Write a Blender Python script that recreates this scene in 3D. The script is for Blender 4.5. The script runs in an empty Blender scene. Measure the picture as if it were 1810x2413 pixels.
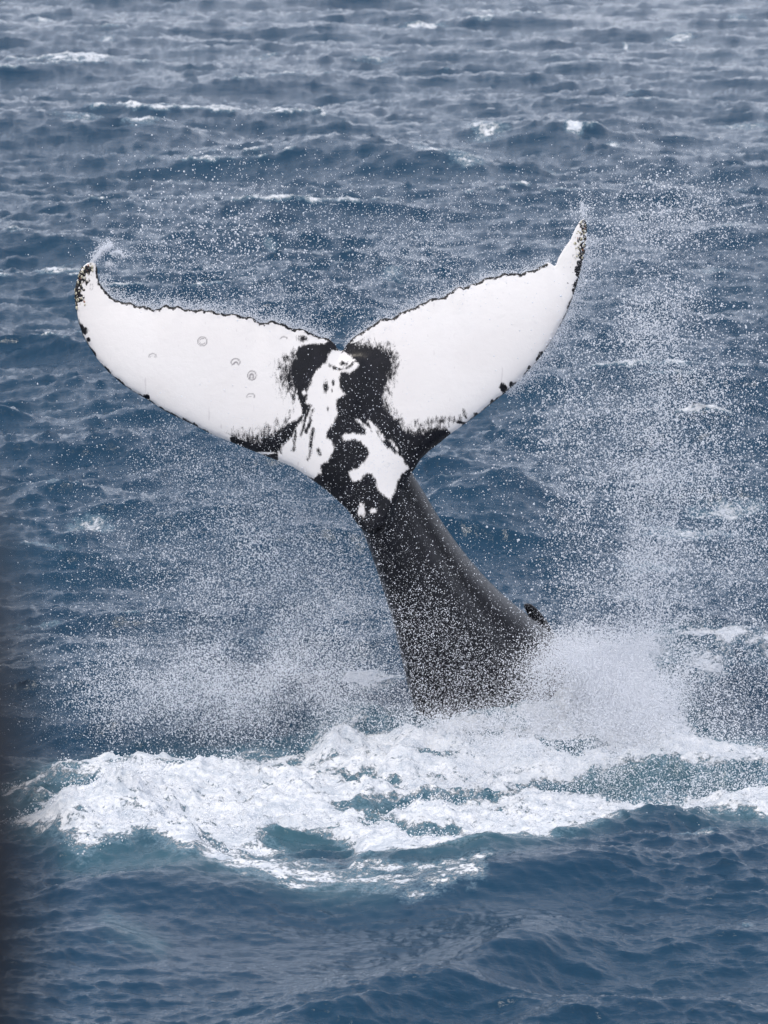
import bpy, bmesh, math
import numpy as np
from mathutils import Vector, Matrix
from mathutils.geometry import delaunay_2d_cdt

rng = np.random.default_rng(7)
C = bpy.context.scene.collection
SC = bpy.context.scene

# ------------------------------------------------------------------ camera
CAM = np.array([0.0, -40.0, 10.0])
PITCH = math.radians(11.4)
VFOV = math.radians(12.3)
PW, PH = 1810.0, 2413.0
cam_d = bpy.data.cameras.new('camera')
cam = bpy.data.objects.new('camera', cam_d)
C.objects.link(cam)
cam.location = CAM
cam.rotation_euler = (math.radians(90) - PITCH, 0, 0)
cam_d.sensor_fit = 'VERTICAL'
cam_d.sensor_height = 36.0
cam_d.lens = 18.0 / math.tan(VFOV / 2)
cam_d.clip_start = 0.1
cam_d.clip_end = 12000
cam_d.dof.use_dof = True
cam_d.dof.focus_distance = 40.8
cam_d.dof.aperture_fstop = 5.0
SC.camera = cam
TK = math.tan(VFOV / 2) / (PH / 2)

# ------------------------------------------------------------------ sky, sun, exposure
w = bpy.data.worlds.new('World')
SC.world = w
w.use_nodes = True
nt = w.node_tree
nt.nodes.clear()
wo = nt.nodes.new('ShaderNodeOutputWorld')
bg = nt.nodes.new('ShaderNodeBackground')
sky = nt.nodes.new('ShaderNodeTexSky')
sky.sky_type = 'NISHITA'
sky.sun_disc = False
SUN_EL, SUN_AZ = math.radians(57), math.radians(208)
sky.sun_elevation = SUN_EL
sky.sun_rotation = SUN_AZ
sky.air_density = 1.0
sky.dust_density = 4.0
mix = nt.nodes.new('ShaderNodeMix')
mix.data_type = 'RGBA'
mix.inputs['Factor'].default_value = 0.72
mix.inputs['B'].default_value = (8.3, 8.7, 10.0, 1)      # veil of high overcast
bg.inputs['Strength'].default_value = 0.125
nt.links.new(sky.outputs['Color'], mix.inputs['A'])
nt.links.new(mix.outputs['Result'], bg.inputs['Color'])
nt.links.new(bg.outputs['Background'], wo.inputs['Surface'])
sd = bpy.data.lights.new('sun', 'SUN')
sd.energy = 1.3
sd.angle = math.radians(12)
sd.color = (1.0, 0.93, 0.82)
sun = bpy.data.objects.new('sun', sd)
C.objects.link(sun)
sdir = Vector((math.sin(SUN_AZ) * math.cos(SUN_EL), math.cos(SUN_AZ) * math.cos(SUN_EL), math.sin(SUN_EL)))
sun.rotation_euler = sdir.to_track_quat('Z', 'Y').to_euler()
sun.location = (0, -30, 40)
SC.view_settings.view_transform = 'Standard'
SC.view_settings.look = 'None'
SC.view_settings.gamma = 1
SC.view_settings.use_curve_mapping = False
SC.view_settings.exposure = 0.19
SC.cycles.max_bounces = 6
SC.cycles.diffuse_bounces = 3
SC.cycles.glossy_bounces = 3

# ------------------------------------------------------------------ helpers
def tag(o, label=None, cat=None, group=None, kind=None):
    for k, v in (('label', label), ('category', cat), ('group', group), ('kind', kind)):
        if v:
            o[k] = v
    return o

cp, sp = math.cos(PITCH), math.sin(PITCH)
def at_depth(u, v, Y):
    """point at world depth Y seen towards photograph coordinates u, v"""
    u = np.asarray(u, float); v = np.asarray(v, float); Y = np.asarray(Y, float)
    a = (u - PW / 2) * TK
    b = -(v - PH / 2) * TK
    dx, dy, dz = a, cp + b * sp, -sp + b * cp
    t = (Y - CAM[1]) / dy
    return np.stack([CAM[0] + dx * t, Y + 0 * t, CAM[2] + dz * t], -1)

def on_water(u, v):
    u = np.asarray(u, float); v = np.asarray(v, float)
    a = (u - PW / 2) * TK
    b = -(v - PH / 2) * TK
    t = -CAM[2] / (-sp + b * cp)
    return np.stack([a * t, CAM[1] + (cp + b * sp) * t], -1)

def to_uv(P):
    d = P - CAM
    f = d[..., 1] * cp - d[..., 2] * sp
    up = d[..., 1] * sp + d[..., 2] * cp
    f = np.maximum(f, 0.5)
    return d[..., 0] / f / TK + PW / 2, -up / f / TK + PH / 2

def sstep(x, a, b):
    t = np.clip((x - a) / (b - a), 0, 1)
    return t * t * (3 - 2 * t)

_tab = rng.random(65536).astype(np.float32)
def vnoise(x, y, z=None, seed=0):
    if z is None:
        z = np.zeros_like(x)
    xi, yi, zi = np.floor(x).astype(np.int64), np.floor(y).astype(np.int64), np.floor(z).astype(np.int64)
    fx, fy, fz = x - xi, y - yi, z - zi
    fx, fy, fz = [f * f * (3 - 2 * f) for f in (fx, fy, fz)]
    def h(i, j, k):
        q = (i * 73856093) ^ (j * 19349663) ^ (k * 83492791) ^ (seed * 2654435)
        q = (q ^ (q >> 13)) * 1274126177
        return _tab[(q ^ (q >> 16)) & 65535]
    r = 0
    for i in (0, 1):
        for j in (0, 1):
            for k in (0, 1):
                r = r + h(xi + i, yi + j, zi + k) * (fx if i else 1 - fx) * (fy if j else 1 - fy) * (fz if k else 1 - fz)
    return r

def fbm(x, y, z=None, oc=4, seed=0):
    s, a, n = 0, 1.0, 0
    for o in range(oc):
        s = s + a * vnoise(x * 2 ** o + 17.3 * o, y * 2 ** o + 5.1 * o, None if z is None else z * 2 ** o, seed + o)
        n += a; a *= 0.5
    return s / n

def seg_dist(px, py, poly, closed=True):
    poly = np.asarray(poly, float)
    best = np.full(px.shape, 1e9)
    n = len(poly)
    for i in range(n if closed else n - 1):
        a, b = poly[i], poly[(i + 1) % n]
        d = b - a
        L = d @ d + 1e-9
        t = np.clip(((px - a[0]) * d[0] + (py - a[1]) * d[1]) / L, 0, 1)
        best = np.minimum(best, (px - a[0] - t * d[0]) ** 2 + (py - a[1] - t * d[1]) ** 2)
    return np.sqrt(best)

def inside(px, py, poly):
    poly = np.asarray(poly, float)
    c = np.zeros(px.shape, bool)
    n = len(poly)
    for i in range(n):
        x1, y1 = poly[i]; x2, y2 = poly[(i + 1) % n]
        if y1 == y2:
            continue
        m = ((y1 > py) != (y2 > py)) & (px < (x2 - x1) * (py - y1) / (y2 - y1) + x1)
        c ^= m
    return c

def sdf(px, py, poly):
    """positive inside"""
    d = seg_dist(px, py, poly)
    return np.where(inside(px, py, poly), d, -d)

def mesh_np(name, V, F, mat=None, parent=None, smooth=True):
    me = bpy.data.meshes.new(name)
    V = np.asarray(V, np.float32); F = np.asarray(F, np.int32)
    k = F.shape[1]
    me.vertices.add(len(V)); me.vertices.foreach_set('co', V.ravel())
    me.loops.add(F.size); me.loops.foreach_set('vertex_index', F.ravel())
    me.polygons.add(len(F))
    me.polygons.foreach_set('loop_start', np.arange(0, F.size, k, dtype=np.int32))
    me.polygons.foreach_set('loop_total', np.full(len(F), k, np.int32))
    me.update(calc_edges=True)
    if smooth:
        me.polygons.foreach_set('use_smooth', np.ones(len(F), bool))
    if mat:
        me.materials.append(mat)
    o = bpy.data.objects.new(name, me)
    C.objects.link(o)
    o.parent = parent
    return o

def attr(me, name, vals):
    a = me.attributes.new(name, 'FLOAT', 'POINT')
    a.data.foreach_set('value', np.asarray(vals, np.float32))

class NT:
    """small node-tree writer"""
    def __init__(s, name):
        s.m = bpy.data.materials.new(name); s.m.use_nodes = True
        s.t = s.m.node_tree; s.t.nodes.clear()
        s.out = s.t.nodes.new('ShaderNodeOutputMaterial')
    def n(s, kind, **kw):
        nd = s.t.nodes.new('ShaderNode' + kind)
        for k, v in kw.items():
            setattr(nd, k, v)
        return nd
    def l(s, a, b):
        s.t.links.new(a, b)
    def put(s, sock, v):
        if isinstance(v, bpy.types.NodeSocket):
            s.l(v, sock)
        else:
            sock.default_value = v
    def math(s, op, a, b=None, c=None, clamp=False):
        nd = s.n('Math', operation=op, use_clamp=clamp)
        s.put(nd.inputs[0], a)
        if b is not None: s.put(nd.inputs[1], b)
        if c is not None: s.put(nd.inputs[2], c)
        return nd.outputs[0]
    def attr(s, name):
        return s.n('Attribute', attribute_name=name).outputs['Fac']
    def noise(s, vec, scale, detail=4, rough=0.55, dist=0.0):
        nd = s.n('TexNoise')
        s.l(vec, nd.inputs['Vector'])
        nd.inputs['Scale'].default_value = scale
        nd.inputs['Detail'].default_value = detail
        nd.inputs['Roughness'].default_value = rough
        nd.inputs['Distortion'].default_value = dist
        return nd.outputs['Fac']
    def mapr(s, v, a, b, c=0.0, d=1.0, smooth=True):
        nd = s.n('MapRange', interpolation_type='SMOOTHSTEP' if smooth else 'LINEAR')
        s.put(nd.inputs['Value'], v)
        s.put(nd.inputs['From Min'], a); s.put(nd.inputs['From Max'], b)
        s.put(nd.inputs['To Min'], c); s.put(nd.inputs['To Max'], d)
        return nd.outputs['Result']
    def mixc(s, f, a, b):
        nd = s.n('Mix', data_type='RGBA')
        s.put(nd.inputs['Factor'], f); s.put(nd.inputs['A'], a); s.put(nd.inputs['B'], b)
        return nd.outputs['Result']
    def mixv(s, f, a, b):
        nd = s.n('Mix', data_type='FLOAT')
        s.put(nd.inputs[0], f); s.put(nd.inputs[2], a); s.put(nd.inputs[3], b)
        return nd.outputs[0]
    def mapping(s, vec, scale=(1, 1, 1), rot=(0, 0, 0)):
        nd = s.n('Mapping')
        s.l(vec, nd.inputs['Vector'])
        nd.inputs['Scale'].default_value = scale
        nd.inputs['Rotation'].default_value = rot
        return nd.outputs['Vector']

# ------------------------------------------------------------------ materials
def sea_material():
    s = NT('sea_water')
    pos = s.n('TexCoord').outputs['Object']
    foam, aer, calm = s.attr('foam'), s.attr('aerated'), s.attr('calm')
    p1 = s.mapping(pos, (1.0, 1.35, 1.0), (0, 0, 0.15))
    p2 = s.mapping(pos, (0.35, 1.5, 1.0), (0, 0, -0.17))
    # foam break-up: lace of bubbles
    wn = s.noise(p1, 5.0, 8, 0.72, 0.25)
    wf = s.noise(pos, 26.0, 4, 0.7, 0.6)
    v = s.math('SUBTRACT', s.math('ADD', s.math('MULTIPLY', wn, 1.25), s.math('MULTIPLY', wf, 0.7)), 0.435)
    thr = s.math('SUBTRACT', 1.03, foam)
    fm = s.mapr(v, s.math('SUBTRACT', thr, 0.05), s.math('ADD', thr, 0.10))
    fm = s.math('MULTIPLY', fm, s.mapr(foam, 0.05, 0.2))
    fv = s.math('ADD', s.math('MULTIPLY', s.noise(s.mapping(pos, (1.0, 1.9, 1.0), (0, 0, 0.2)), 4.2, 8, 0.74, 0.5), 0.7), s.math('MULTIPLY', wf, 0.3))
    fcol = s.mixc(s.mapr(fv, 0.36, 0.62), (0.46, 0.51, 0.57, 1), (0.80, 0.81, 0.825, 1))
    big = s.noise(pos, 0.35, 3, 0.5)
    wcol = s.mixc(big, (0.001, 0.028, 0.064, 1), (0.0015, 0.037, 0.076, 1))
    wcol = s.mixc(aer, wcol, (0.06, 0.15, 0.18, 1))
    thin = s.mapr(v, s.math('SUBTRACT', thr, 0.26), s.math('ADD', thr, 0.04), 0.0, 0.55)
    thin = s.math('MULTIPLY', thin, s.mapr(foam, 0.12, 0.35))
    wcol = s.mixc(thin, wcol, (0.20, 0.31, 0.38, 1))
    col = s.mixc(fm, wcol, fcol)
    b = s.n('BsdfPrincipled')
    s.l(col, b.inputs['Base Color'])
    s.l(s.mixv(fm, 0.05, 0.75), b.inputs['Roughness'])
    b.inputs['IOR'].default_value = 1.333
    s.l(s.mixv(fm, 0.5, 0.25), b.inputs['Specular IOR Level'])
    # ripples finer than the mesh
    r1 = s.noise(p2, 9.0, 5, 0.62, 0.35)
    r2 = s.noise(p1, 34.0, 3, 0.6, 0.2)
    h = s.math('ADD', s.math('MULTIPLY', r1, 0.014), s.math('MULTIPLY', r2, 0.0035))
    h = s.math('MULTIPLY', h, s.mixv(calm, 1.0, 0.45))
    h = s.math('ADD', h, s.math('MULTIPLY', fm, s.math('MULTIPLY', wf, 0.018)))
    bp = s.n('Bump')
    bp.inputs['Strength'].default_value = 1.0
    bp.inputs['Distance'].default_value = 1.0
    s.l(h, bp.inputs['Height'])
    s.l(bp.outputs['Normal'], b.inputs['Normal'])
    s.l(b.outputs['BSDF'], s.out.inputs['Surface'])
    return s.m

def skin_material():
    s = NT('whale_skin')
    pos = s.n('TexCoord').outputs['Object']
    d, fz, scar = s.attr('pigment'), s.attr('fuzz'), s.attr('scar')
    st = s.mapping(pos, (1.0, 1.0, 0.32), (0, 0.35, 0))
    n1 = s.noise(st, 34.0, 5, 0.7, 0.4)
    n2 = s.noise(pos, 120.0, 3, 0.7)
    nn = s.math('SUBTRACT', s.math('ADD', s.math('MULTIPLY', n1, 1.4), s.math('MULTIPLY', n2, 0.6)), 1.0)
    dd = s.math('ADD', d, s.math('MULTIPLY', nn, s.math('MULTIPLY', fz, 3.4)))
    hw = s.math('ADD', s.math('MULTIPLY', fz, 0.62), 0.5)
    bl = s.mapr(dd, s.math('MULTIPLY', hw, -1.0), hw)
    grey = s.noise(pos, 2.2, 4, 0.6)
    white = s.mixc(s.mapr(grey, 0.3, 0.75), (0.80, 0.77, 0.755, 1), (0.86, 0.84, 0.83, 1))
    fleck = s.noise(pos, 55.0, 3, 0.75)
    white = s.mixc(s.mapr(fleck, 0.70, 0.78, 0, 0.6), white, (0.35, 0.33, 0.36, 1))
    wsc = s.noise(s.mapping(pos, (1.0, 1.0, 0.12), (0, 0.9, 0)), 30.0, 2, 0.5)
    white = s.mixc(s.mapr(wsc, 0.70, 0.76, 0, 0.35), white, (0.50, 0.46, 0.47, 1))
    white = s.mixc(s.mapr(s.noise(pos, 1.1, 5, 0.65), 0.42, 0.75, 0, 0.5), white, (0.74, 0.70, 0.68, 1))
    scr = s.noise(s.mapping(pos, (1.0, 1.0, 0.1), (0, 0.5, 0)), 40.0, 2, 0.5)
    black = s.mixc(s.mapr(s.noise(pos, 9.0, 5, 0.7), 0.35, 0.75), (0.004, 0.0045, 0.007, 1), (0.010, 0.010, 0.015, 1))
    black = s.mixc(s.mapr(scr, 0.73, 0.78, 0, 0.6), black, (0.10, 0.095, 0.11, 1))
    col = s.mixc(bl, white, black)
    col = s.mixc(s.math('MULTIPLY', scar, 0.85), col, (0.10, 0.085, 0.10, 1))
    b = s.n('BsdfPrincipled')
    s.l(col, b.inputs['Base Color'])
    s.l(s.mixv(bl, 0.42, s.mapr(n1, 0.3, 0.7, 0.22, 0.40)), b.inputs['Roughness'])
    b.inputs['IOR'].default_value = 1.4
    b.inputs['Coat Weight'].default_value = 0.0
    b.inputs['Specular IOR Level'].default_value = 0.36
    b.inputs['Coat Roughness'].default_value = 0.2
    h = s.math('ADD', s.math('MULTIPLY', s.noise(pos, 14.0, 4, 0.6), 0.006), s.math('MULTIPLY', n2, 0.0012))
    bp = s.n('Bump'); bp.inputs['Distance'].default_value = 1.0
    bp.inputs['Strength'].default_value = 0.7
    s.l(h, bp.inputs['Height']); s.l(bp.outputs['Normal'], b.inputs['Normal'])
    s.l(b.outputs['BSDF'], s.out.inputs['Surface'])
    return s.m

def plain(name, col, rough=0.5, var=0.0, scale=30, metallic=0.0, spec=0.5):
    s = NT(name)
    pos = s.n('TexCoord').outputs['Object']
    b = s.n('BsdfPrincipled')
    c2 = tuple(max(0, c * (1 - var)) for c in col[:3]) + (1,)
    s.l(s.mixc(s.mapr(s.noise(pos, scale, 4, 0.6), 0.3, 0.7), c2, tuple(col[:3]) + (1,)), b.inputs['Base Color'])
    b.inputs['Roughness'].default_value = rough
    b.inputs['Metallic'].default_value = metallic
    b.inputs['Specular IOR Level'].default_value = spec
    s.l(b.outputs['BSDF'], s.out.inputs['Surface'])
    return s.m

def drop_material(name, tint=(0.86, 0.88, 0.92)):
    s = NT(name)
    d = s.n('BsdfDiffuse'); d.inputs['Color'].default_value = tint + (1,)
    t = s.n('BsdfTranslucent'); t.inputs['Color'].default_value = tint + (1,)
    g = s.n('BsdfGlossy'); g.inputs['Roughness'].default_value = 0.15
    m1 = s.n('MixShader'); m1.inputs[0].default_value = 0.45
    s.l(d.outputs[0], m1.inputs[1]); s.l(t.outputs[0], m1.inputs[2])
    m2 = s.n('MixShader'); m2.inputs[0].default_value = 0.12
    s.l(m1.outputs[0], m2.inputs[1]); s.l(g.outputs[0], m2.inputs[2])
    s.l(m2.outputs[0], s.out.inputs['Surface'])
    return s.m

M_SEA, M_SKIN = sea_material(), skin_material()
M_DROP = drop_material('spray_water')
M_FROTH = drop_material('froth', (0.85, 0.87, 0.90))
M_BARN = plain('barnacle_shell', (0.62, 0.58, 0.44), 0.7, 0.35, 120)
M_BARN2 = plain('barnacle_opening', (0.05, 0.04, 0.035), 0.8)
M_BARN3 = plain('orange_growth', (0.42, 0.17, 0.09), 0.6, 0.4, 90)

# ------------------------------------------------------------------ the sea
def ocean_tile(L, N, peak, lo, hi, wind, seed, spread=2.0, slope=4.0):
    """height field and horizontal shift of a periodic wind sea; unit rms height"""
    r = np.random.default_rng(seed)
    k1 = np.fft.fftfreq(N, L / N) * 2 * np.pi
    kx, ky = np.meshgrid(k1, k1, indexing='ij')
    k = np.hypot(kx, ky) + 1e-6
    kp = 2 * np.pi / peak
    S = np.exp(-1.25 * (kp / k) ** 2) / k ** slope
    S[(k < 2 * np.pi / hi) | (k > 2 * np.pi / lo)] = 0
    ct = (kx * math.cos(wind) + ky * math.sin(wind)) / k
    S = S * (0.035 + np.maximum(ct, 0) ** spread)
    H = np.sqrt(S) * (r.normal(size=(N, N)) + 1j * r.normal(size=(N, N)))
    h = np.fft.ifft2(H).real
    dx = np.fft.ifft2(1j * kx / k * H).real
    dy = np.fft.ifft2(1j * ky / k * H).real
    s = h.std()
    return (L, N, (h / s).astype(np.float32), (dx / s).astype(np.float32), (dy / s).astype(np.float32))

def sample(tile, x, y, rot=0.0):
    L, N = tile[:2]
    c, s_ = math.cos(rot), math.sin(rot)
    X, Y = (c * x + s_ * y) / L * N, (-s_ * x + c * y) / L * N
    xi, yi = np.floor(X).astype(np.int64), np.floor(Y).astype(np.int64)
    fx, fy = X - xi, Y - yi
    x0, x1, y0, y1 = xi % N, (xi + 1) % N, yi % N, (yi + 1) % N
    o = []
    for f in tile[2:]:
        o.append((f[x0, y0] * (1 - fx) + f[x1, y0] * fx) * (1 - fy) + (f[x0, y1] * (1 - fx) + f[x1, y1] * fx) * fy)
    h, dx, dy = o
    return h, c * dx - s_ * dy, s_ * dx + c * dy

W = math.radians(-100)
T_BIG = ocean_tile(61.0, 1024, 6.2, 0.8, 30, W, 11, 6)
T_MID = ocean_tile(17.3, 1024, 1.15, 0.12, 1.9, W, 12, 8, 3.7)
T_FIN = ocean_tile(5.9, 512, 0.34, 0.03, 0.6, W, 13, 4.0, 3.3)

def ridge(x, y, pts, h, back, front, ends=1.2):
    """one hand-set wave: crest line through photograph points, gentle back, steep front (towards the viewer)"""
    p = on_water(*np.array([(a, b) for a, b in pts]).T)
    o = np.argsort(p[:, 0]); p = p[o]
    yc = np.interp(x, p[:, 0], p[:, 1])
    d = y - yc
    e = sstep(x, p[0, 0] - ends * 0.3, p[0, 0] + ends) * (1 - sstep(x, p[-1, 0] - ends, p[-1, 0] + ends * 0.3))
    return h * e * np.where(d > 0, np.exp(-(d / back) ** 2), np.exp(-(np.abs(d) / front) ** 1.6))

FOAM_POLY = [(60, 1800), (140, 1762), (250, 1752), (400, 1745), (560, 1745), (700, 1738), (790, 1690), (850, 1655), (960, 1690),
             (1300, 1640), (1430, 1560), (1580, 1535), (1600, 1600), (1680, 1720), (1810, 1745), (2000, 1740), (2000, 1912),
             (1700, 1915), (1550, 1905), (1450, 1930), (1350, 1972), (1250, 2005), (1150, 2022), (1000, 2032), (850, 2020),
             (830, 1990), (780, 1965), (650, 2000), (520, 1990), (450, 1955), (400, 1985), (300, 2005), (180, 2012), (90, 1975),
             (0, 1925), (-200, 1920), (-200, 1850), (0, 1840)]
#        u0    v0    u1    v1   strength  (holes where dark water shows)
HOLES = [(1130, 1835, 130, 34, .34), (900, 1915, 70, 30, .38), (150, 1825, 110, 30, .34), (400, 1905, 40, 22, .3), (690, 1965, 80, 22, .45),
         (430, 1800, 60, 14, .22), (1560, 1620, 60, 40, .2), (1750, 1640, 120, 90, .55), (600, 1925, 60, 14, .2), (1010, 1960, 50, 10, .15),
         (20, 1885, 90, 30, .35), (1420, 1850, 90, 30, .18)]
#        u, v, half width, half height, strength
CAPS = [(190, 300, 95, 12, .80), (330, 322, 60, 12, .70), (250, 312, 150, 18, .46), (1060, 385, 95, 13, .66), (1010, 372, 45, 9, .62), (1100, 402, 60, 8, .56),
        (1355, 328, 30, 7, .80), (1445, 342, 22, 7, .66), (1150, 315, 60, 20, .56), (1125, 298, 30, 7, .62), (1000, 52, 60, 6, .68), (855, 48, 22, 8, .62), (1143, 12, 26, 6, .62),
        (103, 34, 22, 6, .62), (250, 83, 20, 5, .58), (1600, 74, 50, 6, .58), (1555, 80, 14, 5, .6), (1750, 278, 90, 7, .48), (1475, 96, 10, 8, .62), (1210, 16, 30, 3, .5), (810, 10, 22, 4, .5), (1530, 14, 30, 4, .5),
        (925, 650, 45, 14, .44), (645, 565, 25, 10, .42), (750, 480, 40, 10, .40), (205, 1240, 70, 22, .52), (300, 1455, 40, 6, .50), (90, 1455, 90, 5, .46),
        (1640, 1240, 170, 18, .50), (1720, 1195, 110, 8, .56), (1560, 1300, 130, 12, .46), (1400, 1380, 200, 20, .4), (1060, 1120, 70, 10, .44), (1000, 1135, 60, 12, .40),
        (860, 1570, 100, 34, .70), (1000, 1500, 70, 16, .4), (1700, 1560, 150, 13, .68), (1660, 1585, 90, 24, .60), (1500, 1570, 120, 34, .68), (1790, 1570, 60, 20, .6), (650, 1490, 180, 14, .30), (1650, 1870, 200, 24, .62),
        (520, 2010, 110, 18, 0.66), (700, 2030, 140, 22, 0.62), (560, 2050, 60, 10, 0.70), (850, 2070, 120, 20, 0.58), (960, 2085, 60, 8, 0.64), (700, 2080, 60, 10, 0.56), (250, 2200, 60, 6, .3),
        (1380, 2310, 30, 14, .46), (1640, 1975, 70, 8, .42), (1760, 2170, 30, 10, .40), (620, 120, 60, 5, .4), (880, 130, 80, 5, .42), (1300, 385, 60, 5, .35), (1690, 620, 100, 7, .38), (90, 1280, 110, 6, .40),
        (1720, 430, 70, 5, .34), (450, 420, 60, 5, .34), (1480, 205, 70, 4, .36), (560, 60, 40, 4, .4), (330, 150, 60, 4, .36), (1740, 30, 40, 4, .45), (420, 18, 40, 4, .42), (140, 590, 90, 5, .30)]

def sea_fields(x, y):
    """surface displacement and foam of the sea at rest position x, y"""
    far = sstep(np.hypot(x, y - 20), 90, 260)
    dist = np.hypot(x, y + 40)
    u, v = to_uv(np.stack([x, y, 0 * x + 0.10], -1))
    gust = fbm(x * 0.09 + 3, y * 0.05, oc=3, seed=5)
    slick = sstep(seg_dist(u, v, [(250, 2110), (560, 2160), (900, 2120), (1100, 2230)], False), 150, 40) * 0.0
    slick = 1 - sstep(seg_dist(u, v, [(300, 2140), (600, 2170), (900, 2170), (1250, 2120)], False), 50, 230)
    calm = np.clip(slick, 0, 1)
    a, ax, ay = sample(T_BIG, x + 4, y + 9)
    b, bx, by = sample(T_MID, x, y, 0.35)
    c, cx, cy = sample(T_FIN, x, y, -0.5)
    g = 0.65 + 0.7 * gust
    near = np.exp(-((y + 6) / 9) ** 2 - (x / 12) ** 2)
    kb = (0.105 - 0.036 * sstep(dist, 48, 75)) * (1 - far) * (1 - 0.45 * near) * (1 - 0.25 * calm)
    km = (0.026 - 0.008 * (1 - sstep(dist, 33.5, 37)) + 0.004 * sstep(dist, 44, 75)) * g * (1 - sstep(dist, 120, 300)) * (1 - 0.7 * calm)
    kf = (0.0078 - 0.002 * (1 - sstep(dist, 33.5, 37))) * g * (1 - sstep(dist, 85, 160)) * (1 - 0.35 * calm)
    z = kb * a + km * b + kf * c
    dx = 0.65 * (kb * ax + km * bx + kf * cx)
    dy = 0.65 * (kb * ay + km * by + kf * cy)
    # the waves round the whale
    R = 0
    R = R + ridge(x, y, [(-60, 2015), (120, 2020), (260, 2010), (400, 2020), (520, 2060)], 0.15, 1.3, 0.8)
    R = R + ridge(x, y, [(250, 2090), (500, 2075), (800, 2090), (950, 2110)], 0.12, 0.5, 0.35)
    R = R + ridge(x, y, [(-100, 2130), (100, 2110), (400, 2110), (700, 2130)], 0.10, 0.5, 0.3)
    R = R + ridge(x, y, [(850, 2150), (1100, 2115), (1350, 2090), (1560, 2035), (1800, 2035), (2100, 2050)], 0.19, 1.6, 0.5)
    R = R + ridge(x, y, [(1040, 2300), (1180, 2275), (1330, 2265), (1480, 2285)], 0.20, 0.9, 0.28, 0.7)
    R = R + ridge(x, y, [(500, 2460), (800, 2430), (1000, 2375), (1180, 2330), (1300, 2330)], 0.20, 1.0, 0.32, 0.9)
    R = R + ridge(x, y, [(1150, 2470), (1400, 2420), (1700, 2400), (1900, 2420)], 0.15, 0.6, 0.3, 0.7)
    R = R + ridge(x, y, [(80, 2230), (250, 2210), (400, 2230)], 0.10, 0.4, 0.22, 0.5)
    R = R + ridge(x, y, [(900, 1260), (1100, 1235), (1350, 1250)], 0.34, 1.5, 0.9, 1.0)
    R = R + ridge(x, y, [(-100, 1580), (150, 1560), (420, 1580), (620, 1660)], 0.20, 1.2, 0.6, 1.0)
    R = R + ridge(x, y, [(1500, 1610), (1640, 1585), (1900, 1600)], 0.26, 0.9, 0.6, 0.6)
    R = R + ridge(x, y, [(-300, 345), (150, 335), (420, 345), (600, 370)], 0.40, 2.6, 1.3, 2.0)
    R = R + ridge(x, y, [(550, 370), (850, 395), (1050, 410), (1250, 425)], 0.42, 2.6, 1.4, 2.0)
    R = R + ridge(x, y, [(1050, 320), (1250, 335), (1450, 345), (1550, 350)], 0.30, 2.0, 1.2, 2.0)
    R = R + ridge(x, y, [(520, 700), (700, 690), (950, 700)], 0.26, 1.5, 0.9, 2.0)
    z = z + R
    # foam
    f = sdf(u, v, FOAM_POLY)
    lf = fbm(x * 1.1, y * 0.8, oc=3, seed=21)
    foam = sstep(f + 60 * (lf - 0.5), -35, 40) * (0.53 + 0.85 * (lf - 0.40))
    foam = foam * 1.15
    wisp = fbm(x * 1.7 + 0.5 * lf, y * 2.6, oc=5, seed=24)
    foam = foam + (wisp - 0.50) * 2.2 * (foam > 0) * sstep(f, -20, 60) * (0.45 + 0.45 * sstep(v, 1700, 1800))
    for hu, hv, ha, hb, s in HOLES:
        foam = foam - 1.6 * s * np.exp(-((u - hu) / ha) ** 2 - ((v - hv) / hb) ** 2) * (foam > 0)
    # bright breaking lips
    for pts, wd, s in (([(140, 1770), (250, 1760), (400, 1765), (560, 1775)], 16, .45), ([(170, 1900), (280, 1880), (380, 1925), (450, 1965)], 34, .5), ([(240, 1960), (330, 1950)], 26, .4),
                       ([(850, 2000), (1000, 2005), (1150, 1990), (1300, 1960), (1450, 1915), (1640, 1895)], 24, .55), ([(700, 1850), (800, 1820), (900, 1860)], 20, .3)):
        foam = np.maximum(foam, (0.55 + s * 0.6) * np.exp(-(seg_dist(u, v, pts, False) / wd) ** 2))
    for pts, wd, s in (([(430, 1995), (560, 2035), (700, 2055), (850, 2075), (970, 2088), (1120, 2075)], 36, .52), ([(150, 1935), (240, 1940), (330, 1955), (440, 1990)], 42, .86), ([(820, 2040), (1000, 2060), (1150, 2050)], 16, .52)):
        foam = np.maximum(foam, s * (0.55 + 0.9 * lf) * np.exp(-(seg_dist(u, v, pts, False) / wd) ** 2))
    for cu, cv, ca, cb, s in CAPS:
        m = (np.abs(u - cu) < 3 * ca) & (np.abs(v - cv) < 3 * cb)
        q = np.exp(-((u[m] - cu) / ca) ** 2 - ((v[m] - cv) / cb) ** 2)
        foam[m] = np.maximum(foam[m], s * 1.02 * q)
    # breaking crests out at sea
    fold = sstep(a * 0.8 + b * 0.55, 1.75, 2.7) * (1 - far) * sstep(y, 6, 14)
    foam = np.maximum(foam, 0.60 * fold)
    foam = np.clip(foam, 0, 0.70)
    # churned, raised whitewater
    body = sstep(f, -10, 60)
    lump = fbm(x * 2.4, y * 1.9, oc=5, seed=31) - 0.42
    lump2 = fbm(x * 11, y * 9, oc=4, seed=33) - 0.45
    fo = np.clip(foam * 1.35, 0, 1)
    z = z + fo * body * (0.10 + 0.26 * lump + 0.10 * lump2) + 0.02 * fo * lump2
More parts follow.
